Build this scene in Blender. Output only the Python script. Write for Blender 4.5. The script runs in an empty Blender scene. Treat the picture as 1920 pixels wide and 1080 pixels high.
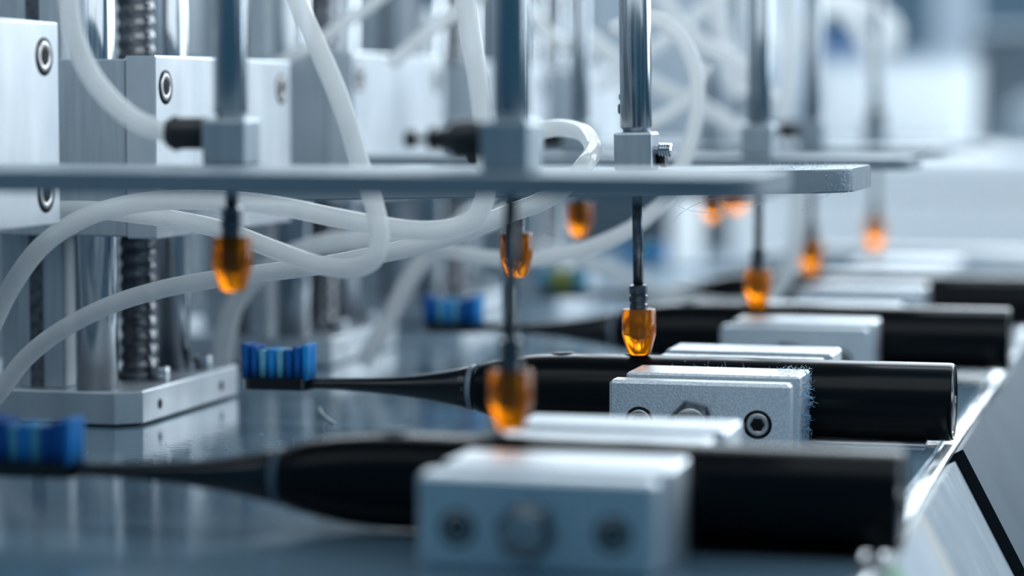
import bpy, bmesh, math, random
from mathutils import Vector, Matrix
random.seed(7)
K = 0.001                       # everything below is written in millimetres
S = bpy.context.scene
COL = S.collection

# ------------------------------------------------------------------ camera, world, lights, exposure
PSI = math.radians(14.9)        # heading: left of the depth axis
THE = math.atan(350 / 4700)     # looking slightly down
cam = bpy.data.cameras.new('camera')
cam.sensor_width = 36.0
cam.lens = 4700 / 1920 * 36
cam.clip_start = 0.02
cam.clip_end = 60
cam.dof.use_dof = True
cam.dof.focus_distance = 0.842
cam.dof.aperture_fstop = 4.7
co = bpy.data.objects.new('camera', cam)
COL.objects.link(co)
co.location = (0, 0, 0.116)
co.rotation_euler = (math.pi / 2 - THE, 0, PSI)
S.camera = co

w = bpy.data.worlds.new('world')
S.world = w
w.use_nodes = True
w.node_tree.nodes['Background'].inputs[0].default_value = (0.14, 0.41, 0.66, 1)
w.node_tree.nodes['Background'].inputs[1].default_value = 0.29


def area(name, loc, target, sx, sy, power, color):
    l = bpy.data.lights.new(name, 'AREA')
    l.shape = 'RECTANGLE'
    l.size, l.size_y = sx, sy
    l.energy = power
    l.color = color
    o = bpy.data.objects.new(name, l)
    COL.objects.link(o)
    o.location = loc
    o.rotation_euler = (Vector(target) - Vector(loc)).to_track_quat('-Z', 'Y').to_euler()
    return o


area('window_light_back', (-0.3, 3.6, 1.27), (-0.25, 0.9, 0.25), 3.6, 1.9, 132, (0.83, 0.93, 1.0))
area('window_light_right', (1.9, 2.25, 0.75), (-0.3, 1.0, 0.08), 1.1, 1.5, 26, (0.78, 0.91, 1.0))
area('window_light_far_right', (1.5, 3.0, 0.8), (-0.3, 0.95, 0.08), 0.4, 1.5, 3.5, (1.0, 0.90, 0.80))
area('added_front_fill', (-0.1, 0.64, 0.43), (-0.2, 1.2, 0.13), 1.0, 0.38, 1.7, (0.90, 0.97, 1.0))  # unseen fill added to lift the front faces behind the nearest clamp
area('added_far_fill', (-0.05, 1.55, 1.1), (-0.2, 2.5, 0.05), 1.2, 0.4, 11.5, (0.88, 0.95, 1.0))  # unseen fill added to brighten the white furniture beyond the bench

vs = S.view_settings
vs.view_transform = 'Standard'
vs.look = 'None'
vs.exposure = 0.16
vs.gamma = 1.0
vs.use_curve_mapping = False
try:
    S.cycles.use_denoising = True
    S.cycles.max_bounces = 14
    S.cycles.transmission_bounces = 10
    S.cycles.transparent_max_bounces = 16
except Exception:
    pass


# ------------------------------------------------------------------ materials
def mat(name, base, rough=0.5, metal=0.0, **kw):
    m = bpy.data.materials.new(name)
    m.use_nodes = True
    p = m.node_tree.nodes['Principled BSDF']
    p.inputs['Base Color'].default_value = (*base, 1)
    p.inputs['Roughness'].default_value = rough
    p.inputs['Metallic'].default_value = metal
    for k, v in kw.items():
        p.inputs[k.replace('_', ' ')].default_value = v
    return m


def nodes(m):
    return m.node_tree.nodes, m.node_tree.links, m.node_tree.nodes['Principled BSDF']


def noise(m, scale, stretch=(1, 1, 1), detail=4, lo=0.35, hi=0.65):
    n, l, p = nodes(m)
    tc = n.new('ShaderNodeTexCoord')
    mp = n.new('ShaderNodeMapping')
    mp.inputs['Scale'].default_value = stretch
    tx = n.new('ShaderNodeTexNoise')
    tx.inputs['Scale'].default_value = scale
    tx.inputs['Detail'].default_value = detail
    rp = n.new('ShaderNodeMapRange')
    rp.inputs['From Min'].default_value = lo
    rp.inputs['From Max'].default_value = hi
    l.new(tc.outputs['Object'], mp.inputs['Vector'])
    l.new(mp.outputs['Vector'], tx.inputs['Vector'])
    l.new(tx.outputs['Fac'], rp.inputs['Value'])
    return rp.outputs['Result']


def color_by(m, fac, c0, c1):
    n, l, p = nodes(m)
    mx = n.new('ShaderNodeMix')
    mx.data_type = 'RGBA'
    mx.inputs['A'].default_value = (*c0, 1)
    mx.inputs['B'].default_value = (*c1, 1)
    l.new(fac, mx.inputs['Factor'])
    l.new(mx.outputs['Result'], p.inputs['Base Color'])


def rough_by(m, fac, r0, r1):
    n, l, p = nodes(m)
    mx = n.new('ShaderNodeMapRange')
    mx.inputs['To Min'].default_value = r0
    mx.inputs['To Max'].default_value = r1
    l.new(fac, mx.inputs['Value'])
    l.new(mx.outputs['Result'], p.inputs['Roughness'])


def bump_by(m, fac, strength, dist=0.0002):
    n, l, p = nodes(m)
    b = n.new('ShaderNodeBump')
    b.inputs['Strength'].default_value = strength
    b.inputs['Distance'].default_value = dist
    l.new(fac, b.inputs['Height'])
    l.new(b.outputs['Normal'], p.inputs['Normal'])


M = {}
M['alu'] = mat('brushed_aluminium', (0.72, 0.76, 0.80), 0.42, 0.85)
f = noise(M['alu'], 60, (1, 1, 0.35)); color_by(M['alu'], f, (0.58, 0.62, 0.66), (0.72, 0.75, 0.78))
rough_by(M['alu'], noise(M['alu'], 25), 0.36, 0.5)
M['alu_dull'] = mat('machined_aluminium', (0.52, 0.57, 0.61), 0.5, 0.8)
f = noise(M['alu_dull'], 400, (1, 1, 0.06)); color_by(M['alu_dull'], f, (0.47, 0.52, 0.56), (0.56, 0.61, 0.65))
M['block'] = mat('grey_anodised_block', (0.36, 0.41, 0.45), 0.4, 0.6)
f = noise(M['block'], 300, (1, 1, 0.1)); color_by(M['block'], f, (0.33, 0.38, 0.42), (0.39, 0.44, 0.48))
M['blast'] = mat('bead_blasted_aluminium', (0.66, 0.70, 0.74), 0.42, 0.75)
f = noise(M['blast'], 1500, (1, 1, 1), 2); color_by(M['blast'], f, (0.62, 0.66, 0.70), (0.80, 0.83, 0.86))
bump_by(M['blast'], f, 0.35, 0.0002)
M['plate'] = mat('grey_anodised_plate', (0.27, 0.32, 0.36), 0.5, 0.0)
M['plate'].node_tree.nodes['Principled BSDF'].inputs['Specular IOR Level'].default_value = 0.22
f = noise(M['plate'], 200, (0.1, 1, 1)); color_by(M['plate'], f, (0.22, 0.27, 0.31), (0.26, 0.31, 0.35))
M['chrome'] = mat('polished_steel', (0.52, 0.55, 0.58), 0.1, 1.0)
rough_by(M['chrome'], noise(M['chrome'], 90, (1, 1, 0.05)), 0.07, 0.16)
M['steel'] = mat('drawn_steel_barrel', (0.50, 0.53, 0.56), 0.22, 1.0)
f = noise(M['steel'], 900, (1, 1, 0.01), 3); color_by(M['steel'], f, (0.26, 0.29, 0.32), (0.46, 0.49, 0.52))
rough_by(M['steel'], f, 0.16, 0.3)
M['dark_steel'] = mat('dark_steel', (0.16, 0.17, 0.19), 0.3, 0.9)
f = noise(M['dark_steel'], 300); color_by(M['dark_steel'], f, (0.10, 0.11, 0.12), (0.22, 0.23, 0.25))
M['thread'] = mat('oiled_thread_steel', (0.26, 0.27, 0.28), 0.2, 1.0)
f = noise(M['thread'], 120); color_by(M['thread'], f, (0.09, 0.09, 0.10), (0.22, 0.22, 0.23))
M['bolt'] = mat('zinc_bolt_steel', (0.48, 0.47, 0.47), 0.32, 0.95)
f = noise(M['bolt'], 200); color_by(M['bolt'], f, (0.40, 0.38, 0.38), (0.56, 0.55, 0.55))
M['hole'] = mat('painted_recess_shade', (0.008, 0.009, 0.011), 0.7, 0.0)  # black stands in for the shade inside bolt holes and below bases
M['hole'].node_tree.nodes['Principled BSDF'].inputs['Specular IOR Level'].default_value = 0.1
f = noise(M['hole'], 300); rough_by(M['hole'], f, 0.4, 0.6)
M['gasket'] = mat('matt_black_gasket', (0.004, 0.006, 0.008), 0.6)
f = noise(M['gasket'], 200); rough_by(M['gasket'], f, 0.55, 0.7)
M['gasket'].node_tree.nodes['Principled BSDF'].inputs['Specular IOR Level'].default_value = 0.0
M['rubber'] = mat('black_rubber', (0.010, 0.012, 0.014), 0.42)
f = noise(M['rubber'], 400); rough_by(M['rubber'], f, 0.36, 0.5)
M['black'] = mat('satin_black_plastic', (0.004, 0.0055, 0.007), 0.24)
f = noise(M['black'], 700, detail=3); rough_by(M['black'], f, 0.22, 0.24)
M['black'].node_tree.nodes['Principled BSDF'].inputs['Specular IOR Level'].default_value = 0.15
M['gloss_black'] = mat('gloss_black_plastic', (0.007, 0.009, 0.012), 0.2)
f = noise(M['gloss_black'], 300); rough_by(M['gloss_black'], f, 0.16, 0.25)
M['ring'] = mat('grey_ring_plastic', (0.18, 0.22, 0.26), 0.35)
f = noise(M['ring'], 300); rough_by(M['ring'], f, 0.3, 0.42)
M['pale'] = mat('pale_plastic', (0.74, 0.78, 0.81), 0.35)
f = noise(M['pale'], 90); color_by(M['pale'], f, (0.72, 0.76, 0.79), (0.77, 0.80, 0.83))
M['button'] = mat('dark_blue_button', (0.01, 0.02, 0.05), 0.18)
f = noise(M['button'], 300); rough_by(M['button'], f, 0.14, 0.24)


def bristle(name, c0, c1):
    m = mat(name, c0, 0.4)
    f = noise(m, 2200, (1, 1, 0.03), 2)
    color_by(m, f, c0, c1)
    bump_by(m, f, 0.8, 0.0003)
    return m


M['dark_blue'] = bristle('dark_blue_bristle', (0.0, 0.075, 0.32), (0.0, 0.17, 0.58))
M['mid_blue'] = bristle('mid_blue_bristle', (0.0, 0.25, 0.75), (0.02, 0.40, 0.95))
M['light_blue'] = bristle('light_blue_bristle', (0.10, 0.45, 0.66), (0.22, 0.62, 0.85))
M['sky_blue'] = bristle('sky_blue_bristle', (0.02, 0.50, 0.95), (0.16, 0.66, 1.0))
M['lime'] = bristle('yellow_green_bristle', (0.40, 0.48, 0.10), (0.56, 0.62, 0.20))

# amber polyurethane: see-through, deep orange
M['amber'] = mat('amber_polyurethane', (1.0, 0.42, 0.02), 0.16, 0.0, IOR=1.35)
n, l, p = nodes(M['amber'])
f = noise(M['amber'], 250)
color_by(M['amber'], f, (0.95, 0.21, 0.003), (0.99, 0.30, 0.006))
p.inputs['Transmission Weight'].default_value = 0.72
p.inputs['Subsurface Weight'].default_value = 0.0

# milky hose: partly see-through wall
M['hose'] = mat('milky_hose', (0.88, 0.88, 0.89), 0.09, 0.0, IOR=1.5)
n, l, p = nodes(M['hose'])
f = noise(M['hose'], 120); color_by(M['hose'], f, (0.86, 0.85, 0.82), (0.92, 0.91, 0.88))
tr = n.new('ShaderNodeBsdfTransparent')
tr.inputs['Color'].default_value = (0.93, 0.94, 0.95, 1)
tl = n.new('ShaderNodeBsdfTranslucent')
tl.inputs['Color'].default_value = (0.93, 0.93, 0.94, 1)
m1 = n.new('ShaderNodeMixShader'); m1.inputs[0].default_value = 0.38
m2 = n.new('ShaderNodeMixShader'); m2.inputs[0].default_value = 0.34
l.new(p.outputs[0], m1.inputs[1]); l.new(tl.outputs[0], m1.inputs[2])
l.new(m1.outputs[0], m2.inputs[1]); l.new(tr.outputs[0], m2.inputs[2])
l.new(m2.outputs[0], n['Material Output'].inputs['Surface'])

M['top'] = mat('glossy_grey_worktop', (0.27, 0.31, 0.34), 0.09, 0.0, IOR=1.95)
f = noise(M['top'], 14); color_by(M['top'], f, (0.15, 0.24, 0.31), (0.18, 0.27, 0.34))
f2 = noise(M['top'], 260, detail=6); bump_by(M['top'], f2, 0.10, 0.0002)
rough_by(M['top'], noise(M['top'], 40), 0.07, 0.13)
M['trim'] = mat('polished_trim', (0.78, 0.81, 0.84), 0.25, 0.8)
f = noise(M['trim'], 300, (1, 0.1, 1)); rough_by(M['trim'], f, 0.2, 0.36)
M['panel'] = mat('scratched_grey_panel', (0.42, 0.46, 0.49), 0.25)
f = noise(M['panel'], 500, (0.12, 1, 0.10), 6, 0.52, 0.72); color_by(M['panel'], f, (0.27, 0.32, 0.36), (0.66, 0.70, 0.73))
M['panel_pale'] = mat('pale_grey_panel', (0.52, 0.58, 0.64), 0.3)
f = noise(M['panel_pale'], 60, (1, 1, 0.2)); color_by(M['panel_pale'], f, (0.47, 0.53, 0.60), (0.58, 0.64, 0.69))
M['panel_blue'] = mat('blue_grey_panel', (0.06, 0.09, 0.125), 0.35)
M['panel_blue'].node_tree.nodes['Principled BSDF'].inputs['Specular IOR Level'].default_value = 0.12
f = noise(M['panel_blue'], 30); color_by(M['panel_blue'], f, (0.022, 0.050, 0.078), (0.040, 0.072, 0.105))
M['beige'] = mat('beige_strip', (0.50, 0.47, 0.44), 0.5)
f = noise(M['beige'], 80); rough_by(M['beige'], f, 0.45, 0.6)
M['green'] = mat('green_label', (0.10, 0.36, 0.16), 0.5)
f = noise(M['green'], 80); rough_by(M['green'], f, 0.45, 0.6)
M['backgrey'] = mat('grey_sheet_metal', (0.42, 0.47, 0.51), 0.35, 0.4)
f = noise(M['backgrey'], 6); color_by(M['backgrey'], f, (0.38, 0.43, 0.47), (0.46, 0.51, 0.55))
M['white'] = mat('white_enamel', (0.86, 0.89, 0.91), 0.45)
f = noise(M['white'], 3); color_by(M['white'], f, (0.84, 0.875, 0.90), (0.88, 0.91, 0.93))
M['slate'] = mat('slate_enamel', (0.055, 0.085, 0.11), 0.45)
f = noise(M['slate'], 4); color_by(M['slate'], f, (0.05, 0.08, 0.10), (0.07, 0.10, 0.13))
M['wall'] = mat('blue_grey_wall', (0.17, 0.26, 0.33), 0.8)
f = noise(M['wall'], 2); color_by(M['wall'], f, (0.15, 0.235, 0.30), (0.19, 0.285, 0.36))
M['floor'] = mat('grey_floor', (0.25, 0.28, 0.30), 0.4)
f = noise(M['floor'], 3); color_by(M['floor'], f, (0.22, 0.25, 0.27), (0.28, 0.31, 0.33))
M['blue_paint'] = mat('blue_paint', (0.02, 0.12, 0.33), 0.4)
f = noise(M['blue_paint'], 30); color_by(M['blue_paint'], f, (0.015, 0.10, 0.29), (0.025, 0.14, 0.37))
M['lint'] = mat('pale_lint', (0.62, 0.75, 0.86), 0.6)
f = noise(M['lint'], 500); color_by(M['lint'], f, (0.35, 0.58, 0.78), (0.85, 0.90, 0.94))
M['lint_blue'] = mat('blue_lint', (0.12, 0.32, 0.55), 0.6)
f = noise(M['lint_blue'], 500); color_by(M['lint_blue'], f, (0.05, 0.20, 0.42), (0.45, 0.65, 0.82))


# ------------------------------------------------------------------ mesh building (millimetres, relative to the thing's origin)
class MB:
    def __init__(s):
        s.v, s.f, s.sm = [], [], []

    def add(s, v, f, smooth=False):
        o = len(s.v)
        s.v += [tuple(c) for c in v]
        s.f += [tuple(i + o for i in q) for q in f]
        s.sm += [smooth] * len(f)
        return s

    def from_bm(s, bm, smooth=False):
        bm.verts.index_update()
        s.add([v.co[:] for v in bm.verts], [[v.index for v in q.verts] for q in bm.faces], smooth)
        bm.free()
        return s

    def box(s, x0, x1, y0, y1, z0, z1, bev=0.0, seg=1):
        bm = bmesh.new()
        bmesh.ops.create_cube(bm, size=1.0)
        for v in bm.verts:
            v.co = ((x0 + x1) / 2 + v.co.x * (x1 - x0), (y0 + y1) / 2 + v.co.y * (y1 - y0), (z0 + z1) / 2 + v.co.z * (z1 - z0))
        if bev:
            bmesh.ops.bevel(bm, geom=bm.edges[:] , offset=bev, segments=seg, affect='EDGES', profile=0.5)
        return s.from_bm(bm)

    def prism(s, pts, z0, z1, bev=0.0):
        bm = bmesh.new()
        lo = [bm.verts.new((x, y, z0)) for x, y in pts]
        hi = [bm.verts.new((x, y, z1)) for x, y in pts]
        k = len(pts)
        b = bm.faces.new(lo[::-1]); t = bm.faces.new(hi)
        for i in range(k):
            bm.faces.new((lo[i], lo[(i + 1) % k], hi[(i + 1) % k], hi[i]))
        if bev:
            bmesh.ops.bevel(bm, geom=list(set(b.edges[:] + t.edges[:])), offset=bev, segments=1, affect='EDGES', profile=0.5)
        return s.from_bm(bm)

    def lathe(s, prof, origin=(0, 0, 0), axis='z', n=32, smooth=True, sy=1.0):
        # prof: (radius, distance along the axis)
        v, f = [], []
        ox, oy, oz = origin
        for r, t in prof:
            for i in range(n):
                a = 2 * math.pi * i / n
                c, d = r * math.cos(a), r * math.sin(a) * sy
                v.append({'z': (ox + c, oy + d, oz + t), 'x': (ox + t, oy + c, oz + d), 'y': (ox + c, oy + t, oz + d)}[axis])
        for j in range(len(prof) - 1):
            for i in range(n):
                f.append((j * n + i, j * n + (i + 1) % n, (j + 1) * n + (i + 1) % n, (j + 1) * n + i))
        s.add(v, f, smooth)
        caps = []
        if prof[0][0] > 0.01:
            caps.append(tuple(range(n))[::-1])
        if prof[-1][0] > 0.01:
            caps.append(tuple(range((len(prof) - 1) * n, len(prof) * n)))
        o = len(s.v) - len(v)
        for c in caps:
            s.f.append(tuple(i + o for i in c)); s.sm.append(False)
        return s

    def tube(s, pts, r, n=14, cap=True, rr=None):
        pts = [Vector(q) for q in pts]
        t0 = (pts[1] - pts[0]).normalized()
        up = Vector((0, 0, 1)) if abs(t0.z) < 0.9 else Vector((0, 1, 0))
        a = t0.cross(up).normalized()
        v, f = [], []
        for i, q in enumerate(pts):
            t = (pts[min(i + 1, len(pts) - 1)] - pts[max(i - 1, 0)]).normalized()
            a = (a - t * a.dot(t)).normalized()
            b = t.cross(a)
            ri = rr[i] if rr else r
            for k in range(n):
                g = 2 * math.pi * k / n
                v.append(q + (a * math.cos(g) + b * math.sin(g)) * ri)
        for j in range(len(pts) - 1):
            for i in range(n):
                f.append((j * n + i, j * n + (i + 1) % n, (j + 1) * n + (i + 1) % n, (j + 1) * n + i))
        o = len(s.v)
        s.add(v, f, True)
        if cap:
            s.f.append(tuple(range(o + n - 1, o - 1, -1))); s.sm.append(False)
            s.f.append(tuple(range(len(s.v) - n, len(s.v)))); s.sm.append(False)
        return s

    def mesh(s, name, material):
        m = bpy.data.meshes.new(name)
        m.from_pydata([(x * K, y * K, z * K) for x, y, z in s.v], [], s.f)
        bm = bmesh.new(); bm.from_mesh(m)
        bmesh.ops.recalc_face_normals(bm, faces=bm.faces[:])
        bm.to_mesh(m); bm.free()
        m.polygons.foreach_set('use_smooth', s.sm)
        m.materials.append(M[material])
        m.update()
        return m


CACHE = {}


def part(name, build, material, parent, loc=(0, 0, 0), key=None, label=None, rot=None):
    """one mesh object; meshes with the same key are shared"""
    if key is not None and key in CACHE:
        me = CACHE[key]
    else:
        b = build() if callable(build) else build
        me = b.mesh(name, material)
        if key is not None:
            CACHE[key] = me
    o = bpy.data.objects.new(name, me)
    COL.objects.link(o)
    o.parent = parent
    o.location = [c * K for c in loc]
    if rot:
        o.rotation_euler = rot
    if label:
        o['label'] = label
    return o


def tag(o, label, cat, group=None):
    o['label'] = label
    o['category'] = cat
    if group:
        o['group'] = group
    return o


def thing(name, label, cat, loc=(0, 0, 0), group=None):
    o = bpy.data.objects.new(name, None)
    o.empty_display_size = 0.01
    COL.objects.link(o)
    o.location = [c * K for c in loc]
    return tag(o, label, cat, group)


def struct(name, b, material):
    o = part(name, b, material, None)
    o['kind'] = 'structure'
    return o


def catmull(pts, per=10):
    P = [Vector(q) for q in pts]
    P = [P[0] * 2 - P[1]] + P + [P[-1] * 2 - P[-2]]
    out = []
    for i in range(1, len(P) - 2):
        p0, p1, p2, p3 = P[i - 1:i + 3]
        for k in range(per):
            t = k / per
            out.append(0.5 * (2 * p1 + (p2 - p0) * t + (2 * p0 - 5 * p1 + 4 * p2 - p3) * t * t + (3 * p1 - p0 - 3 * p2 + p3) * t ** 3))
    out.append(P[-2])
    return out


def rounded(x0, x1, y0, y1, r_right, r_left=0.0, seg=8):
    """outline of a plate, corners rounded at its right end"""
    pts = []
    for cx, cy, a0, r in ((x1, y0, -90, r_right), (x1, y1, 0, r_right), (x0, y1, 90, r_left), (x0, y0, 180, r_left)):
        if r <= 0:
            pts.append((cx, cy)); continue
        ox = cx - r if cx == x1 else cx + r
        oy = cy + r if cy == y0 else cy - r
        for i in range(seg + 1):
            a = math.radians(a0 + 90 * i / seg)
            pts.append((ox + r * math.cos(a), oy + r * math.sin(a)))
    return pts


# ------------------------------------------------------------------ the room
struct('floor', MB().box(-4000, 3000, -1500, 4100, -900, -850), 'floor')
struct('wall_back', MB().box(-4000, 3000, 4000, 4100, -850, 330), 'wall')

# ------------------------------------------------------------------ the machine bench
bench = thing('test_bench', 'long grey machine bench with a glossy worktop carrying the stands', 'bench', (-380, 1100, -850))
part('cabinet_body', MB().box(-330, 262, -900, 780, 0, 829, 3), 'backgrey', bench)
part('worktop', MB().box(-340, 304, -920, 800, 829, 850, 1.2), 'top', bench)
part('edge_trim', MB().box(304.2, 308.6, -920, 800, 843, 850.2, 0.8), 'trim', bench, label='bright metal strip along the worktop edge')


def slope(y0, y1, th=3.0, off=0.0, length=75.0):
    # a sheet that leans outward below the worktop edge
    dx, dz = 0.466, -0.885
    nx, nz = 0.885, 0.466
    a = Vector((309.0 + nx * off, 0, 848.5 + nz * off))
    b = a + Vector((dx, 0, dz)) * length
    t = Vector((nx, 0, nz)) * th
    v = []
    for y in (y0, y1):
        for q in (a, b, b + t, a + t):
            v.append((q.x, y, q.z))
    return MB().add(v, [(0, 1, 2, 3), (4, 7, 6, 5), (0, 4, 5, 1), (1, 5, 6, 2), (2, 6, 7, 3), (3, 7, 4, 0)])


pan = part('side_panel', slope(-700, -286), 'panel', bench, label='pale scratched sloping panel below the worktop edge')
part('beige_edge', slope(-700, -394, 0.6, 3.05, 75), 'beige', pan)
part('panel_face', slope(-700, -412, 0.5, 3.7, 75), 'panel_pale', pan)
lab = part('green_label', slope(-520, -474, 0.4, 4.3, 60), 'green', pan)
part('gasket_strip', slope(-285, -259, 3.4), 'gasket', bench, label='black rubber strip between the two sloping panels')
part('side_panel', slope(-258, 800), 'panel_blue', bench, label='blue grey sloping panel beyond the black strip')

back = thing('back_panel', 'grey sheet metal panel standing behind the row of press stands', 'panel', (-520, 1150, 0))
part('sheet', MB().box(-4, 4, -650, 650, 0, 300, 1), 'backgrey', back)
for k in range(5):
    part('rib', MB().box(4, 12, -636 + 300 * k, -606 + 300 * k, 0, 300, 1), 'alu_dull', back, key='back_rib%d' % k)

# ------------------------------------------------------------------ press stands
ORD = ['nearest', 'second', 'third', 'fourth', 'fifth']
STAND_Y = [640, 855, 1062, 1269, 1476]
CAR_Z = [77.5, 68.5, 73.5, 72, 72]
CAR_DX = [0, 0, 3, 2, 2]


def screw_bm():
    b = MB()
    n, pitch, h0, h1 = 28, 5.3, 0.0, 226.0
    rows = int((h1 - h0) / 0.66)
    v, f = [], []
    for j in range(rows + 1):
        z = h0 + (h1 - h0) * j / rows
        for i in range(n):
            a = 2 * math.pi * i / n
            ph = (z / pitch - i / n) % 1.0
            r = 6.2 + 1.0 * (0.5 + 0.5 * math.cos(2 * math.pi * ph)) ** 0.6
            v.append((r * math.cos(a), r * math.sin(a), z))
    for j in range(rows):
        for i in range(n):
            f.append((j * n + i, j * n + (i + 1) % n, (j + 1) * n + (i + 1) % n, (j + 1) * n + i))
    b.add(v, f, True)
    return b


def socket_bolt(parent, loc, axis, r=4.6, key='socket', name='socket_bolt'):
    """cap screw sunk in a face: dark counterbore ring, steel head, hexagon recess; axis '+x' or '-y'"""
    rot = {'x': (0, math.pi / 2, 0), 'y': (math.pi / 2, 0, 0), 'z': (0, 0, 0)}[axis]
    ring = part(name, lambda: MB().lathe([(r * 1.22, -0.6), (r * 1.22, 0.12), (r * 0.9, 0.14)], n=32), 'hole', parent, loc, key + 'r%.1f' % r, rot=rot)
    part('head', lambda: MB().lathe([(r * 0.96, 0), (r * 0.96, 0.25), (r * 0.88, 0.5), (r * 0.62, 0.5), (r * 0.56, 0.2)], n=32), 'bolt', ring, (0, 0, 0), key + 'h%.1f' % r)
    part('hex_recess', lambda: MB().lathe([(r * 0.60, 0.2), (r * 0.60, 0.45)], n=6, smooth=False), 'hole', ring, (0, 0, 0), key + 'x%.1f' % r)
    return ring


def make_stand(i):
    y = STAND_Y[i]
    lbl = ['aluminium press stand at the left edge whose bright block face is cropped by the frame',
           'press stand with sharp grey aluminium block in front of the second brush head',
           'blurred press stand behind the falling hose with bright white block face',
           'blurred fourth press stand from the front mostly hidden by hoses',
           'farthest blurred press stand among white hoses'][i]
    t = thing('press_stand', lbl, 'press stand', (-376, y, 0), 'press stands in a row behind the brushes')
    base = part('base_plate', lambda: MB().prism([(-100, -34), (11, -34), (19, -27), (19, 66), (-100, 66)], 0.8, 12.5, 0.5), 'alu', t, key='base')
    part('foot', lambda: MB().prism([(-97, -31), (10, -31), (16, -26), (16, 63), (-97, 63)], 0, 0.9), 'hole', base, key='base_shadow_line')  # black layer added to draw the shadow line below the base plate
    for dy in (-11.6, 49):
        part('side_screw', lambda: MB().lathe([(1.9, -0.5), (1.9, 0.15), (1.2, 0.2)], n=16), 'hole', base, (19, dy, 6.2), 'side_screw', rot=(0, math.pi / 2, 0))
    for dy in (9, 51):
        part('cap_bolt', lambda: MB().lathe([(3.6, 0), (3.6, 4.4), (3.1, 5.0), (1.9, 5.0), (1.7, 3.0)], n=24), 'chrome', base, (10.5, dy, 12.5), 'cap_bolt')
    for dy, r in ((-24, 7.7), (46, 6.9)):
        part('guide_rod', (lambda r=r: MB().lathe([(r, 12.3), (r, 240)], n=48)), 'chrome', t, (0, dy, 0), 'rod%.1f' % r)
    part('lead_screw', screw_bm, 'thread', t, (0, 14, 12.4), 'screw')
    part('bearing_collar', lambda: MB().lathe([(8.6, 0), (8.6, 2.5), (7.6, 3.2), (7.2, 3.2)], n=32), 'dark_steel', t, (0, 14, 12.4), 'collar')

    def colm():
        b = MB()
        b.box(-30, -12, -26, 12, 12.3, 240, 0.8)
        return b
    c = part('column', colm, 'alu_dull', t, key='column')
    part('slot', lambda: MB().box(-25, -20, -26.6, -25, 12.5, 240), 'dark_steel', c, key='slot')
    part('column', lambda: MB().box(-60, -40, 20, 60, 12.3, 240, 0.8), 'alu_dull', t, key='column2')
    # the carriage that rides on the rods
    car = part('carriage', lambda: MB().box(-62, 19.4, -40.2, 95, 0, 62.3, 0.6), 'alu_dull', t, (CAR_DX[i], 0, CAR_Z[i]), 'carriage')
    part('face_plate', lambda: MB().box(19.6, 31, -41, 96, -0.6, 63.4, 0.5), 'alu', car, key='face_plate', label='bright brushed face plate')
    for dy in (-32, 85.5):
        for dz in (9.5, 52.5):
            socket_bolt(car, (31, dy, dz), 'x', 5.0)
    return t


for i in range(5):
    make_stand(i)

# ------------------------------------------------------------------ arm plates
#           front y, right end x, top z, thickness
PLATES = [(615, -101.5, 97.5, 5.9), (825, -104.8, 93.7, 7.8), (1031, -107.5, 92.6, 4.8), (1240, -112.7, 93.1, 4.0), (1447, -109, 91.2, 3.6)]
PL = ['dark front edge of grey arm plate running across the whole picture nearest the camera',
      'grey arm plate with sharp lint covered rounded end',
      'blurred grey arm plate just above and behind the sharp plate end',
      'blurred fourth arm plate showing only its right end',
      'faint farthest arm plate end before the white bench']
for i, (y0, x1, z1, th) in enumerate(PLATES):
    x0 = -345 + CAR_DX[i] + 0.2
    tilt = 0.0225 if i == 1 else 0.0         # the pressing arm is bent up a little at its free end
    t = thing('arm_plate', PL[i], 'plate', (x0, y0, z1 - th - tilt * (x1 - x0)), 'arm plates of the presses')
    t.rotation_euler.y = -tilt
    part('plate', MB().prism(rounded(0, x1 - x0, 0, 72, 13), 0, th, 0.5), 'plate', t)

# ------------------------------------------------------------------ air cylinders
TIPZ = 16.0


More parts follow.
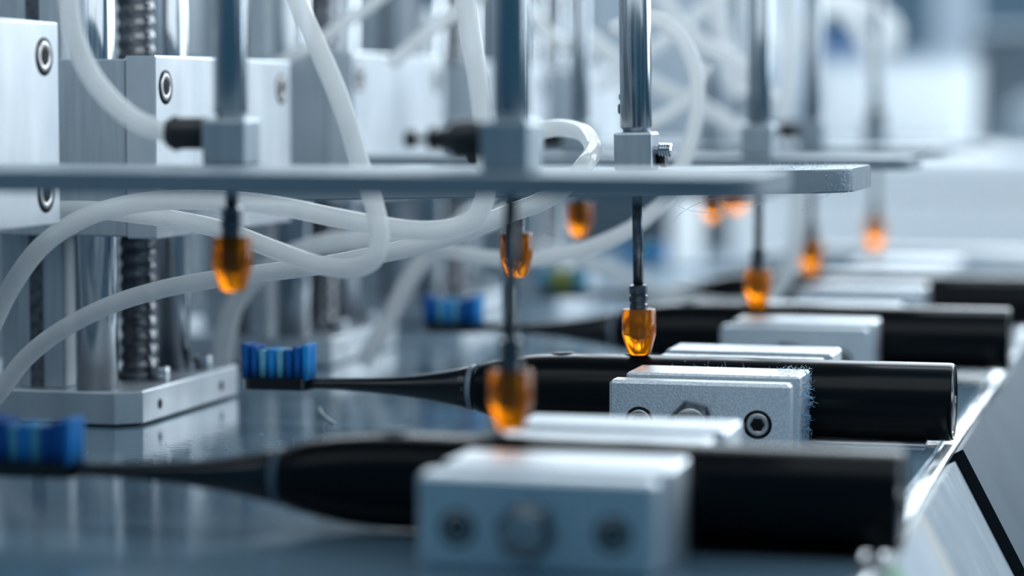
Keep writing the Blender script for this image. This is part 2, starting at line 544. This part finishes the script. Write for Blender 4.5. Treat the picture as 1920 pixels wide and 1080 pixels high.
def make_cyl(x, y, ztop, th, ztip, lbl, rb=5.3, fit=None, block=(13.5, 13.5, 13.5), key=''):
    """block on the plate, barrel above it, rod through the plate, lock nuts and amber tip below"""
    t = thing('air_cylinder', lbl, 'air cylinder', (x, y, ztop), 'air cylinders on the arm plates')
    bx, by, bz = block
    part('mount_block', MB().box(-bx / 2, bx / 2, -by / 2, by / 2, 0, bz, 1.0, 2), 'block', t)
    part('barrel', MB().lathe([(rb * 0.86, bz - 0.2), (rb * 0.86, bz + 0.9), (rb * 0.97, bz + 1.4), (rb, bz + 1.8), (rb, 130)], n=48), 'steel', t)
    d = ztip - ztop
    top = d + TIPZ
    rod = part('piston_rod', MB().lathe([(1.85, top + 7.5), (1.85, 0.3)], n=20), 'dark_steel', t)
    nut = part('lock_nut', MB().lathe([(2.2, 8.6), (3.3, 8.2), (3.3, 5.6), (2.9, 5.3), (2.9, 4.9), (3.4, 4.6), (3.4, 2.6), (2.9, 2.3), (2.9, 1.9), (3.2, 1.6), (3.2, -0.2)], n=12, smooth=False), 'dark_steel', t, (0, 0, top))
    tip = part('amber_tip', MB().lathe([(5.6, 16.0), (5.9, 15.6), (5.9, 7.6), (5.75, 6.8), (4.0, 0.7), (3.5, 0.1), (3.2, 0.0)], n=40), 'amber', t, (0, 0, d))
    part('insert', MB().lathe([(2.5, 15.7), (2.5, 7.4), (1.6, 6.0), (0.2, 5.6)], n=20), 'dark_steel', tip)
    if fit == 'push':
        part('hose_fitting', MB().lathe([(2.6, 6), (3.4, 6.4), (4.7, 7.0), (4.7, 16), (5.1, 16.4), (5.1, 17.8), (4.2, 18.4), (4.2, 19.4), (3.3, 19.6)], axis='x', n=28), 'rubber', t, (0, 0, 9.2), rot=(0, 0, math.pi))
    if fit == 'valve':
        fo = part('flow_valve', MB().lathe([(3.0, 6), (3.4, 7.2), (4.6, 8), (5.4, 9.4), (5.4, 15.0), (4.4, 16.4), (3.2, 17.0), (3.2, 19.4), (2.6, 19.6), (2.6, 20.8), (3.4, 21.0), (3.4, 22.4), (0.9, 22.8), (0.9, 26.2), (2.4, 26.6), (2.4, 29.0), (1.8, 29.4)], axis='x', n=28), 'rubber', t, (0, 0, 8.4), rot=(0, 0, math.pi))
        part('elbow', MB().tube(catmull([(-9, 0, 8), (-9.5, 5, 8.5), (-9.5, 9, 9), (-9.5, 12, 9.5)]), 2.6), 'rubber', t)
    if fit == 'knurl':
        part('adjust_screw', MB().lathe([(1.6, 6), (1.6, 7.6), (2.4, 8.0)] + [q for k in range(4) for q in ((2.6, 8.4 + 0.9 * k), (2.15, 8.85 + 0.9 * k))] + [(2.5, 12.2), (1.6, 12.6)], axis='x', n=24, smooth=False), 'chrome', t, (0, 0, 7.0))
        part('hose_fitting', MB().lathe([(2.4, 6), (2.4, 8), (3.1, 8.2), (3.1, 10)], axis='x', n=24), 'rubber', t, (0, 2.5, 4.0))
    if fit == 'rear':
        part('hose_fitting', MB().lathe([(2.6, 6), (4.8, 7), (4.8, 15), (5.3, 15.3), (5.3, 16.8), (3.6, 17.6)], axis='x', n=24), 'rubber', t, (0, 0, 8.0), rot=(0, 0, math.pi))
    return t


def cyl(i, x, y, ztip, lbl, **kw):
    zt = PLATES[i][2] - (0.0225 * (PLATES[i][1] - x) if i == 1 else 0)
    t = make_cyl(x, y, zt, PLATES[i][3], ztip, lbl, **kw)
    if i == 1:
        t.rotation_euler.y = -0.0175
    return t


cyl(0, -172.0, 645, 28.3, 'thick blurred air cylinder pressing its amber tip on the nearest brush handle', fit='valve', rb=5.05)
cyl(0, -266.0, 683, 60.9, 'blurred air cylinder with black hose fitting and raised amber tip at left', fit='push', rb=4.9)
b = cyl(1, -181.9, 852, 27.9, 'sharp striped steel air cylinder whose amber tip presses the second brush', fit='knurl', rb=5.55)
part('sensor', MB().box(-7.0, -3.5, 2, 9, 19.6, 23.4, 0.6).box(-6.6, -3.5, 2, 9, 24.2, 27.0, 0.6), 'rubber', b, label='black sensor clip behind the barrel')
cyl(1, -232.9, 880, 52.3, 'air cylinder mostly hidden behind the thick blurred one, amber tip raised', fit='rear', rb=4.6)
cyl(2, -173.2, 1060, 28.7, 'blurred air cylinder pressing its amber tip on the third brush', fit=None, rb=5.0)
cyl(2, -260.1, 1095, 56.0, 'blurred slim air cylinder with raised glowing amber tip behind the looped hose', fit='rear', rb=4.4)
cyl(3, -180.0, 1268, 29.6, 'blurred air cylinder of the fourth press with amber tip down on its brush', fit='rear', rb=4.6)
cyl(3, -237.6, 1303, 53.8, 'far air cylinder with round blurred amber tip just below the plate edge', rb=4.4)
e = cyl(4, -172.1, 1475, 31.3, 'farthest pressing air cylinder with pale blurred amber tip', fit=None, rb=3.0)
part('hose_fitting', MB().lathe([(3.2, 13.6), (5.2, 14), (5.2, 20), (3.2, 20.5)], n=24), 'rubber', e)
cyl(4, -259.9, 1510, 49.6, 'farthest raised air cylinder with amber tip beside the corner of the nearest plate', rb=4.2)

# ------------------------------------------------------------------ toothbrushes
#  y, axis height, handle material, bristle pattern
BR = [(642, 13.6, 'blue'), (854.5, 14.3, 'blue'), (1064, 16.4, 'blue'), (1272, 16.0, 'lime'), (1478, 17.5, 'sky')]
BX = [-236.5, -242, -237, -238, -238]
BL = ['large blurred black electric toothbrush nearest the camera with cropped blue bristles',
      'sharp black electric toothbrush held in the middle with a ribbed blue bristle head',
      'black electric toothbrush behind the sharp one, its blue head out of focus',
      'blurred black toothbrush with light blue and yellow green bristles',
      'blurred pale toothbrush at the far end with bright blue bristles']


def make_brush(i):
    y, z, kind = BR[i]
    t = thing('electric_toothbrush', BL[i], 'toothbrush', (BX[i], y, z), 'electric toothbrushes under test')
    body = 'pale' if i == 4 else 'black'
    gl = 'pale' if i == 4 else 'gloss_black'
    hk = 'handle' + body
    prof = [(7.9, 1.2), (8.9, 3.5), (10.2, 8), (11.4, 14), (12.4, 21), (13.0, 29), (13.3, 38), (13.3, 168), (13.15, 169.2), (12.7, 169.8), (12.4, 169.8), (12.3, 168.8)]
    h = part('handle', lambda: MB().lathe(prof, axis='x', n=64), body, t, key=hk)
    cp = part('end_cap', lambda: MB().lathe([(12.2, 168.2), (12.2, 169.3), (11.2, 169.5), (10.9, 168.9), (5.0, 168.9), (4.6, 169.4), (0.2, 169.4)], axis='x', n=48), gl, h, key='cap' + gl)
    for a in range(3):
        part('cap_rib', lambda: MB().box(168.9, 169.5, -1.2, 1.2, 5.2, 10.8), 'ring', cp, rot=(2.1 * a + 0.5, 0, 0), key='cap_rib')
    part('neck_ring', lambda: MB().lathe([(7.75, -0.9), (8.15, -0.6), (8.3, 0.9), (7.9, 1.3)], axis='x', n=48), 'ring', t, key='ring', label='grey ring where the head meets the handle')
    # buttons along the top
    for bx, by in ((33, 4.6), (60, 5.6)):
        part('button', lambda: MB().lathe([(4.4, -0.6), (4.4, 0.25), (3.8, 0.6), (0.2, 0.7)], n=28, sy=0.62), 'button', h, (bx, 0, 13.1 if bx > 40 else 12.9), key='button', rot=(0, -0.05 if bx < 40 else 0, 0))
    # neck, bending down to the head

    def neck():
        px = [(-0.8, 7.8, 7.8, -0.05), (-4, 7.2, 7.3, -0.1), (-9, 6.2, 6.5, -0.15), (-15, 5.15, 5.6, -0.2), (-21, 4.25, 4.8, -0.25), (-29, 3.35, 4.0, -0.25), (-38, 2.7, 3.5, -0.25), (-48, 2.25, 3.2, -0.2), (-57, 2.0, 3.3, -0.2), (-61, 2.0, 4.3, -0.25)]
        b = MB(); n = 28; v = []; f = []
        for x, rz, ry, cz in px:
            for k in range(n):
                a = 2 * math.pi * k / n
                v.append((x, ry * math.cos(a), cz + rz * math.sin(a)))
        for j in range(len(px) - 1):
            for k in range(n):
                f.append((j * n + k, j * n + (k + 1) % n, (j + 1) * n + (k + 1) % n, (j + 1) * n + k))
        b.add(v, f, True)
        b.f.append(tuple(range(n))[::-1]); b.sm.append(False)
        b.f.append(tuple(range(len(v) - n, len(v)))); b.sm.append(False)
        return b
    part('neck', neck, gl, t, key='neck' + gl)

    def head():
        bm = MB()
        # long rounded tablet
        o = []
        for k in range(40):
            a = 2 * math.pi * k / 40
            cx = 7.5 if math.cos(a) > 0 else -7.5
            o.append((-73 + cx + 5.9 * math.cos(a), 6.0 * math.sin(a)))
        bm.prism(o, -2.5, 1.9, 0.8)
        return bm
    hd = part('head', head, gl, t, key='head' + gl)
    # bristle tufts: eight across, three deep, ends cut in a wave
    pat = {'blue': 'DDLMLDDM', 'lime': 'LLGGGGLL', 'sky': 'MSSSSSSM'}[kind]
    mats = {'D': 'dark_blue', 'M': 'mid_blue', 'L': 'light_blue', 'G': 'lime', 'S': 'sky_blue'}
    hts = [11.6, 10.8, 9.4, 9.9, 9.7, 9.7, 10.8, 11.7]
    names = {'L': 'light blue bristle tuft', 'M': 'mid blue bristle tuft', 'G': 'yellow green bristle tuft', 'S': None, 'D': None}
    for c in range(8):
        for r in range(3):
            dy = (r - 1) * 3.5
            x = -73 + (c - 3.5) * 3.3
            k = pat[c]

            def tuft(hh=hts[c]):
                b = MB()
                b.lathe([(1.35, -0.9), (1.45, hh * 0.5), (1.72, hh - 0.5), (1.6, hh), (1.0, hh + (0.25))], n=10)
                return b
            part('tuft', tuft, mats[k], hd, (x, dy, 2.3), 'tuft%d%s' % (c, k), names[k])
    return t


for i in range(5):
    make_brush(i)

# ------------------------------------------------------------------ clamps
CL_Y = [638, 854.5, 1062, 1269, 1476]
CL = ['nearest aluminium clamp, front jaw large and out of focus at the bottom',
      'sharp bead blasted aluminium clamp with blue lint on its right end',
      'aluminium clamp around the third brush, just behind the sharp one',
      'blurred aluminium clamp around the fourth brush',
      'farthest blurred aluminium clamp near the white bench']


def make_clamp(i):
    t = thing('brush_clamp', CL[i], 'clamp', (-151, CL_Y[i], 0), 'clamps holding the brushes')
    g = -0.2
    fo = part('jaw_plate', lambda: MB().box(-30.5, 29.8, -47.5, -38.2, 0, 24, 1.1), 'blast', t, key='jaw_fo')
    fi = part('jaw_block', lambda: MB().box(-26.8, 31.6, -38, -13.6, 0, 25.6, 0.7), 'blast', t, key='jaw_fi')
    part('jaw_block', lambda: MB().box(-28, 30.6, 13.6, 31, 0, 25.2, 0.7), 'blast', t, key='jaw_bi')
    part('jaw_plate', lambda: MB().box(-27.5, 33, 31.2, 57, 0, 26.4, 0.9), 'blast', t, key='jaw_bo')
    if i != 1:
        part('shade_pad', lambda: MB().box(32, 74, -11, 13, 0, 0.25, 0.1), 'rubber', t, key='pad')  # black sheet added to darken the bright gap under the handle
    else:
        part('rest_strip', lambda: MB().box(-30, 70, -11, 13.4, 0, 0.9, 0.2), 'alu', t, key='rest')
    # front face hardware
    for dx in (-20.2, 19.3):
        socket_bolt(fo, (dx, -47.5, 10.6), 'y', 3.9, 'clampsock')

    def hexb():
        b = MB()
        b.lathe([(7.6, -0.2), (7.6, 3.0), (7.0, 3.7), (5.2, 3.9)], n=6, smooth=False)
        return b
    hb = part('hex_bolt', hexb, 'dark_steel', fo, (-2.4, -47.4, 10.6), 'hexb', rot=(math.pi / 2, 0.25, 0))
    part('bolt_end', lambda: MB().lathe([(5.3, 3.5), (5.3, 4.3), (4.9, 4.7), (0.2, 4.7)], n=32), 'bolt', hb, (0, 0, 0), 'bolt_end')
    return t, fi


clamp_parts = [make_clamp(i) for i in range(5)]

# ------------------------------------------------------------------ lint
def fuzz(count, box, length, r, seed):
    rnd = random.Random(seed)
    b = MB()
    for k in range(count):
        p = Vector([rnd.uniform(*box[a]) for a in range(3)])
        d = Vector((rnd.gauss(0, 1), rnd.gauss(0, 1), rnd.gauss(0, 1))).normalized()
        pts = [p]
        L = rnd.uniform(0.4, 1.0) * length
        for s_ in range(5):
            d = (d + Vector((rnd.gauss(0, .6), rnd.gauss(0, .6), rnd.gauss(0, .6)))).normalized()
            pts.append(pts[-1] + d * L / 5)
        b.tube(pts, r * rnd.uniform(0.6, 1.3), 3, cap=False)
    return b


ct, cfi = clamp_parts[1]
o = part('lint', fuzz(260, ((31.2, 32.4), (-34, -15), (1.5, 25)), 3.6, 0.10, 3), 'lint_blue', ct, label='blue fibres caught on the right end of the jaw')
o['kind'] = 'stuff'
o = part('lint', fuzz(150, ((22, 32.5), (-37, -14), (25.2, 26.2)), 2.2, 0.07, 4), 'lint', ct, label='pale fibres along the jaw tops')
o['kind'] = 'stuff'
o = part('lint', fuzz(140, ((-26, 32), (-20, 32), (25.2, 26.0)), 1.8, 0.06, 9), 'lint', ct, label='pale fibres along the jaw tops')
o['kind'] = 'stuff'
pl = [q for q in bpy.data.objects if q.name == 'arm_plate.001'][0]
o = part('lint', fuzz(150, ((205, 238), (2, 60), (7.6, 8.4)), 3.0, 0.05, 5), 'lint', pl, label='pale fibres on the plate end')
o['kind'] = 'stuff'
o = part('lint', fuzz(80, ((232, 240.6), (0, 10), (-0.6, 7)), 2.4, 0.06, 6), 'lint', pl, label='pale fibres on the plate end')
o['kind'] = 'stuff'
# fine hairs hanging from the plate
for k, pts in enumerate([[(214, 0, 0), (212, -1, -2.5), (207, -1, -4.0), (202, -1, -3.6), (198, -1, -2)], [(234, 2, 0), (229, 1, -2.4), (224, 0, -5.5)],
                         [(196, 0, -1), (190, 0, -2.6), (184, -1, -5.8), (181, -1, -9.0)], [(186, 0, -1), (183, -1, -3.2), (187, -1, -5.0), (194, 0, -6.0), (201, 0, -6.3)]]):
    part('hair', MB().tube(catmull(pts, 6), 0.06, 5), 'lint', pl)

o = part('dust', fuzz(70, ((20, 190), (-390, -270), (850.1, 850.5)), 5.0, 0.10, 12), 'lint', bench, label='pale fibres lying on the worktop')
o['kind'] = 'stuff'
o = part('loose_filament', MB().tube(catmull([(-10.4, 23, 0.9), (-3.5, 8, 0.5), (4, -6, 0.5), (8.3, -13.5, 0.9)]), 0.55, 8), 'pale', None, (-300, 862, 0))
tag(o, 'short white filament lying on the worktop below the brush neck', 'filament')

# ------------------------------------------------------------------ hoses
HOSES = {
    'H1': [(-321.6, 690.0, 155.5), (-320.0, 690.0, 146.0), (-318.1, 690.0, 135.0), (-313.1, 690.0, 123.9), (-304.6, 688.0, 115.2), (-295.9, 686.0, 109.7), (-285.3, 683.2, 106.7)],
    'H2': [(-270.8, 745.0, 154.3), (-267.3, 745.0, 146.0), (-258.6, 745.0, 127.6), (-251.7, 745.0, 111.0), (-248.2, 748.0, 96.0), (-243.0, 745.0, 84.4), (-240.0, 742.0, 74.6), (-242.1, 742.0, 67.1), (-251.2, 748.0, 63.6), (-264.6, 756.0, 63.9), (-283.4, 768.0, 67.5), (-305.1, 776.0, 73.4), (-323.7, 780.0, 76.5), (-341.9, 782.0, 78.4), (-356.8, 785.0, 79.2), (-373.0, 790.0, 78.8), (-391.5, 795.0, 77.3)],
    'H3': [(-377.8, 735.0, 29.9), (-371.6, 738.0, 41.9), (-365.8, 742.0, 55.6), (-358.1, 748.0, 68.4), (-348.0, 755.0, 76.9), (-336.0, 760.0, 81.5), (-321.2, 765.0, 83.6), (-300.0, 768.0, 83.5), (-282.2, 770.0, 81.7), (-265.7, 770.0, 78.7), (-250.6, 768.0, 76.4), (-236.2, 768.0, 74.7), (-223.7, 768.0, 75.6), (-216.1, 768.0, 79.6), (-213.1, 768.0, 86.4), (-212.8, 768.0, 97.4), (-213.4, 766.0, 111.0), (-215.2, 765.0, 126.1), (-217.8, 765.0, 141.2), (-219.6, 765.0, 154.6)],
    'H4': [(-403.9, 785.0, 3.6), (-393.1, 788.0, 15.7), (-384.8, 790.0, 26.8), (-371.6, 790.0, 36.9), (-353.6, 790.0, 46.0), (-334.0, 790.0, 52.2), (-314.6, 790.0, 56.0), (-295.4, 790.0, 58.7), (-276.5, 790.0, 61.3), (-257.8, 790.0, 65.0), (-239.9, 792.0, 69.1), (-226.1, 795.0, 73.9), (-214.7, 800.0, 78.7), (-204.5, 803.0, 82.6), (-196.2, 806.0, 87.9), (-191.3, 812.0, 94.8), (-192.8, 832.0, 99.7), (-202.2, 858.0, 104.8), (-215.2, 876.0, 106.5), (-224.6, 880.0, 105.2)],
    'H5': [(-296.6, 950.0, 60.0), (-276.0, 955.0, 55.8), (-258.5, 955.0, 53.7), (-245.4, 955.0, 53.7), (-232.4, 955.0, 56.1), (-217.4, 955.0, 60.9), (-204.7, 955.0, 67.3), (-195.2, 955.0, 75.7), (-188.9, 955.0, 85.1), (-183.7, 955.0, 97.5), (-180.4, 955.0, 111.9), (-180.7, 955.0, 126.2), (-185.0, 955.0, 137.5), (-191.3, 955.0, 144.7), (-199.7, 955.0, 147.9), (-214.5, 960.0, 144.0)],
    'H6': [(-379.8, 962.0, 4.2), (-378.3, 960.0, 10.7), (-376.0, 958.0, 21.1), (-371.8, 957.0, 33.5), (-362.5, 957.0, 44.5), (-348.6, 957.0, 53.5), (-330.7, 958.0, 59.1), (-308.7, 960.0, 61.4), (-286.9, 962.0, 62.7), (-270.0, 965.0, 67.1), (-257.3, 967.0, 72.5)],
    'H7': [(-334.0, 1010.0, 4.5), (-331.5, 1010.0, 9.8), (-323.0, 1010.0, 23.5), (-315.4, 1010.0, 38.4), (-304.8, 1010.0, 52.1), (-291.9, 1010.0, 64.7), (-281.4, 1010.0, 74.8), (-273.9, 1012.0, 84.9)],
    'F1': [(-393.6, 1005.0, 116.0), (-374.0, 1005.0, 129.7), (-354.7, 1005.0, 139.8), (-340.3, 1005.0, 148.7), (-321.3, 1005.0, 162.0)],
    'F2': [(-323.0, 1015.0, 131.8), (-308.7, 1015.0, 143.4), (-297.0, 1015.0, 151.9), (-278.3, 1015.0, 165.0)],
    'F3': [(-303.3, 1140.0, 168.2), (-290.4, 1140.0, 152.0), (-277.6, 1140.0, 142.0), (-266.0, 1145.0, 135.9)],
    'F4': [(-278.5, 1165.0, 151.4), (-265.5, 1165.0, 140.7), (-252.5, 1165.0, 131.1), (-234.5, 1165.0, 121.0), (-214.0, 1165.0, 111.5), (-195.9, 1160.0, 101.1)],
    'F5': [(-209.5, 1210.0, 172.7), (-218.9, 1210.0, 165.1), (-235.5, 1210.0, 153.1), (-251.9, 1210.0, 141.0), (-278.4, 1210.0, 122.6)],
    'F6': [(-234.9, 1135.0, 172.1), (-229.9, 1135.0, 162.3), (-222.4, 1135.0, 151.3), (-211.2, 1135.0, 141.5), (-201.3, 1135.0, 136.6), (-191.4, 1135.0, 129.3), (-181.4, 1150.0, 116.0)],
    'F7': [(-215.8, 1180.0, 169.0), (-211.4, 1180.0, 148.8), (-207.2, 1180.0, 133.7), (-201.4, 1180.0, 118.5)],
    'F8': [(-216.7, 1000.0, 105.2), (-206.1, 1000.0, 108.2), (-197.1, 1000.0, 113.4), (-191.0, 1000.0, 119.2), (-185.3, 1002.0, 131.0)],
    'F10': [(-187.8, 1235.0, 171.0), (-187.1, 1235.0, 150.1), (-186.6, 1236.0, 131.8), (-188.4, 1238.0, 116.0), (-190.7, 1240.0, 107.5)],
    'F11': [(-205.5, 1480.0, 178.6), (-189.7, 1480.0, 165.9), (-178.6, 1480.0, 147.2), (-172.2, 1480.0, 128.5), (-172.9, 1480.0, 112.9)],
    'F12': [(-235.6, 1600.0, 160.1), (-223.8, 1600.0, 173.5), (-208.6, 1600.0, 180.1), (-188.3, 1600.0, 171.5), (-177.4, 1600.0, 161.4), (-179.6, 1600.0, 148.0)],
    'F13': [(-303.2, 1180.0, 45.6), (-276.6, 1180.0, 38.2), (-258.0, 1180.0, 31.3), (-239.7, 1180.0, 23.9), (-221.4, 1180.0, 19.7), (-204.2, 1185.0, 17.8), (-189.6, 1190.0, 21.6), (-181.4, 1195.0, 33.0), (-177.9, 1200.0, 49.4), (-177.5, 1205.0, 67.2), (-180.2, 1210.0, 79.9)],
}
HL = {
    'H1': (3.05, 'milky hose curving down into the black fitting at upper left'),
    'H2': (3.15, 'milky hose falling from the top, looping below the plate and running left'),
    'H3': (3.2, 'milky hose arching from the left edge, dipping, then rising past the valve'),
    'H4': (3.15, 'long milky hose rising from lower left and curling over the plate'),
    'H5': (3.1, 'thin milky hose sweeping up right behind the sharp cylinder in a tall arc'),
    'H6': (4.2, 'blurred hose standing behind the front base plate and bending right'),
    'H7': (3.9, 'blurred hose slanting up from the second base plate'),
    'F1': (2.8, 'blurred slanting hose crossing the beaded screw at top'),
    'F2': (3.3, 'blurred slanting hose above the white block at top'),
    'F3': (3.0, 'blurred hose stub left of the slim grey cylinder at top'),
    'F4': (4.0, 'bright blurred hose slanting down to the third pressing cylinder'),
    'F5': (3.3, 'bright blurred hose slanting up right behind the tall arc'),
    'F6': (4.2, 'bright blurred hose bending beside the third pressing cylinder'),
    'F7': (4.6, 'pale wide blurred hose hanging left of the third pressing cylinder'),
    'F8': (3.1, 'short blurred hose curve right of the sharp cylinder'),
    'F10': (4.6, 'wide white hose hanging into the fourth cylinder'),
    'F11': (4.6, 'pale hose hanging into the farthest cylinder'),
    'F12': (6.5, 'white blurred hose loop at the top beyond the last cylinder'),
    'F13': (4.0, 'white cable sagging low over the worktop behind the third brush'),
}
for k, pts in HOSES.items():
    r, lbl = HL[k]
    pts = [Vector(q) for q in pts]
    for end in (0, -1):                      # hoses that leave the picture at the top run on to the manifold above
        if pts[end].z > 153:
            d = (pts[end] - pts[1 if end == 0 else -2]).normalized()
            ext = [pts[end] + d * 25 + Vector((0, 0, 8)), pts[end] + d * 40 + Vector((0, 0, 40)), pts[end] + d * 45 + Vector((0, 0, 85))]
            pts = ext[::-1] + pts if end == 0 else pts + ext
    o0 = pts[0].copy()
    pp = catmull([q - o0 for q in pts], 9)
    o = part('air_hose', MB().tube(pp, r, 16), 'hose', None, o0)
    tag(o, lbl, 'hose', 'milky air hoses of the presses')

# ------------------------------------------------------------------ beyond the bench
t = thing('low_white_bench', 'blurred low white bench beyond the far end of the row', 'bench', (-160, 2450, -850))
part('body', MB().box(-245, 900, -150, 250, 0, 880, 4), 'white', t)
part('top', MB().box(-246, 901, -151, 251, 880.5, 917, 4), 'white', t)
t = thing('white_cabinet', 'blurred tall white cabinet behind the low bench', 'cabinet', (-295, 2850, -850))
part('body', MB().box(-90, 74, -120, 200, 0, 1009, 5), 'white', t)
part('lid', MB().box(-94, 78, -126, 205, 1009, 1016, 3), 'panel_pale', t)
t = thing('slate_cabinet', 'dark blurred cabinet seen below the plates left of the white bench', 'cabinet', (-560, 2680, -850))
part('body', MB().box(-160, 98, -80, 48, 0, 890, 5), 'slate', t)
part('plinth', MB().box(-150, 90, -90, -80, 0, 80, 2), 'slate', t)
t = thing('white_post', 'pale blurred post between the dark cabinet and the white bench', 'post', (-432, 2240, -850))
part('post', MB().lathe([(13, 0), (13, 905)], n=24), 'white', t)
part('foot', MB().lathe([(34, 0), (34, 8), (18, 14)], n=24), 'white', t)
t = thing('slate_column', 'dark blurred upright machine at the right edge', 'machine', (-196, 2960, -850))
part('body', MB().box(-36, 60, -60, 200, 0, 1042, 6), 'slate', t)
part('cap', MB().box(-40, 64, -64, 204, 1042, 1050, 3), 'backgrey', t)
t = thing('pale_pillar', 'pale blurred upright panel left of the dark machine at top right', 'panel', (-278, 3300, -850))
part('board', MB().box(-32, 18, -40, 40, 0, 1250, 4), 'panel_pale', t)
part('foot', MB().box(-60, 58, -60, 60, 0, 20, 3), 'backgrey', t)
t = thing('round_cover', 'grey rounded blurred cover before the dark machine', 'cover', (-140, 2500, 66.9))
part('dome', MB().lathe([(24, 0), (26, 18), (23, 40), (15, 51), (0.2, 56)], n=32), 'plate', t)
part('rim', MB().lathe([(28, 0), (28, 4), (25, 5)], n=32), 'alu', t)
t = thing('blue_box', 'dark blue blurred box behind the white hose at top', 'box', (-413, 3150, -850))
part('body', MB().box(-26, 22, -40, 40, 0, 1046, 3), 'blue_paint', t)
part('lid', MB().box(-28, 24, -42, 42, 1046, 1054, 2), 'slate', t)
t = thing('white_machine', 'tall pale blurred machine housing behind the tangle of hoses', 'machine', (-545, 2800, -850))
part('housing', MB().box(-105, 110, -60, 300, 0, 1130, 5), 'panel_pale', t)
part('plinth', MB().box(-100, 105, -66, -60, 0, 90, 2), 'slate', t)
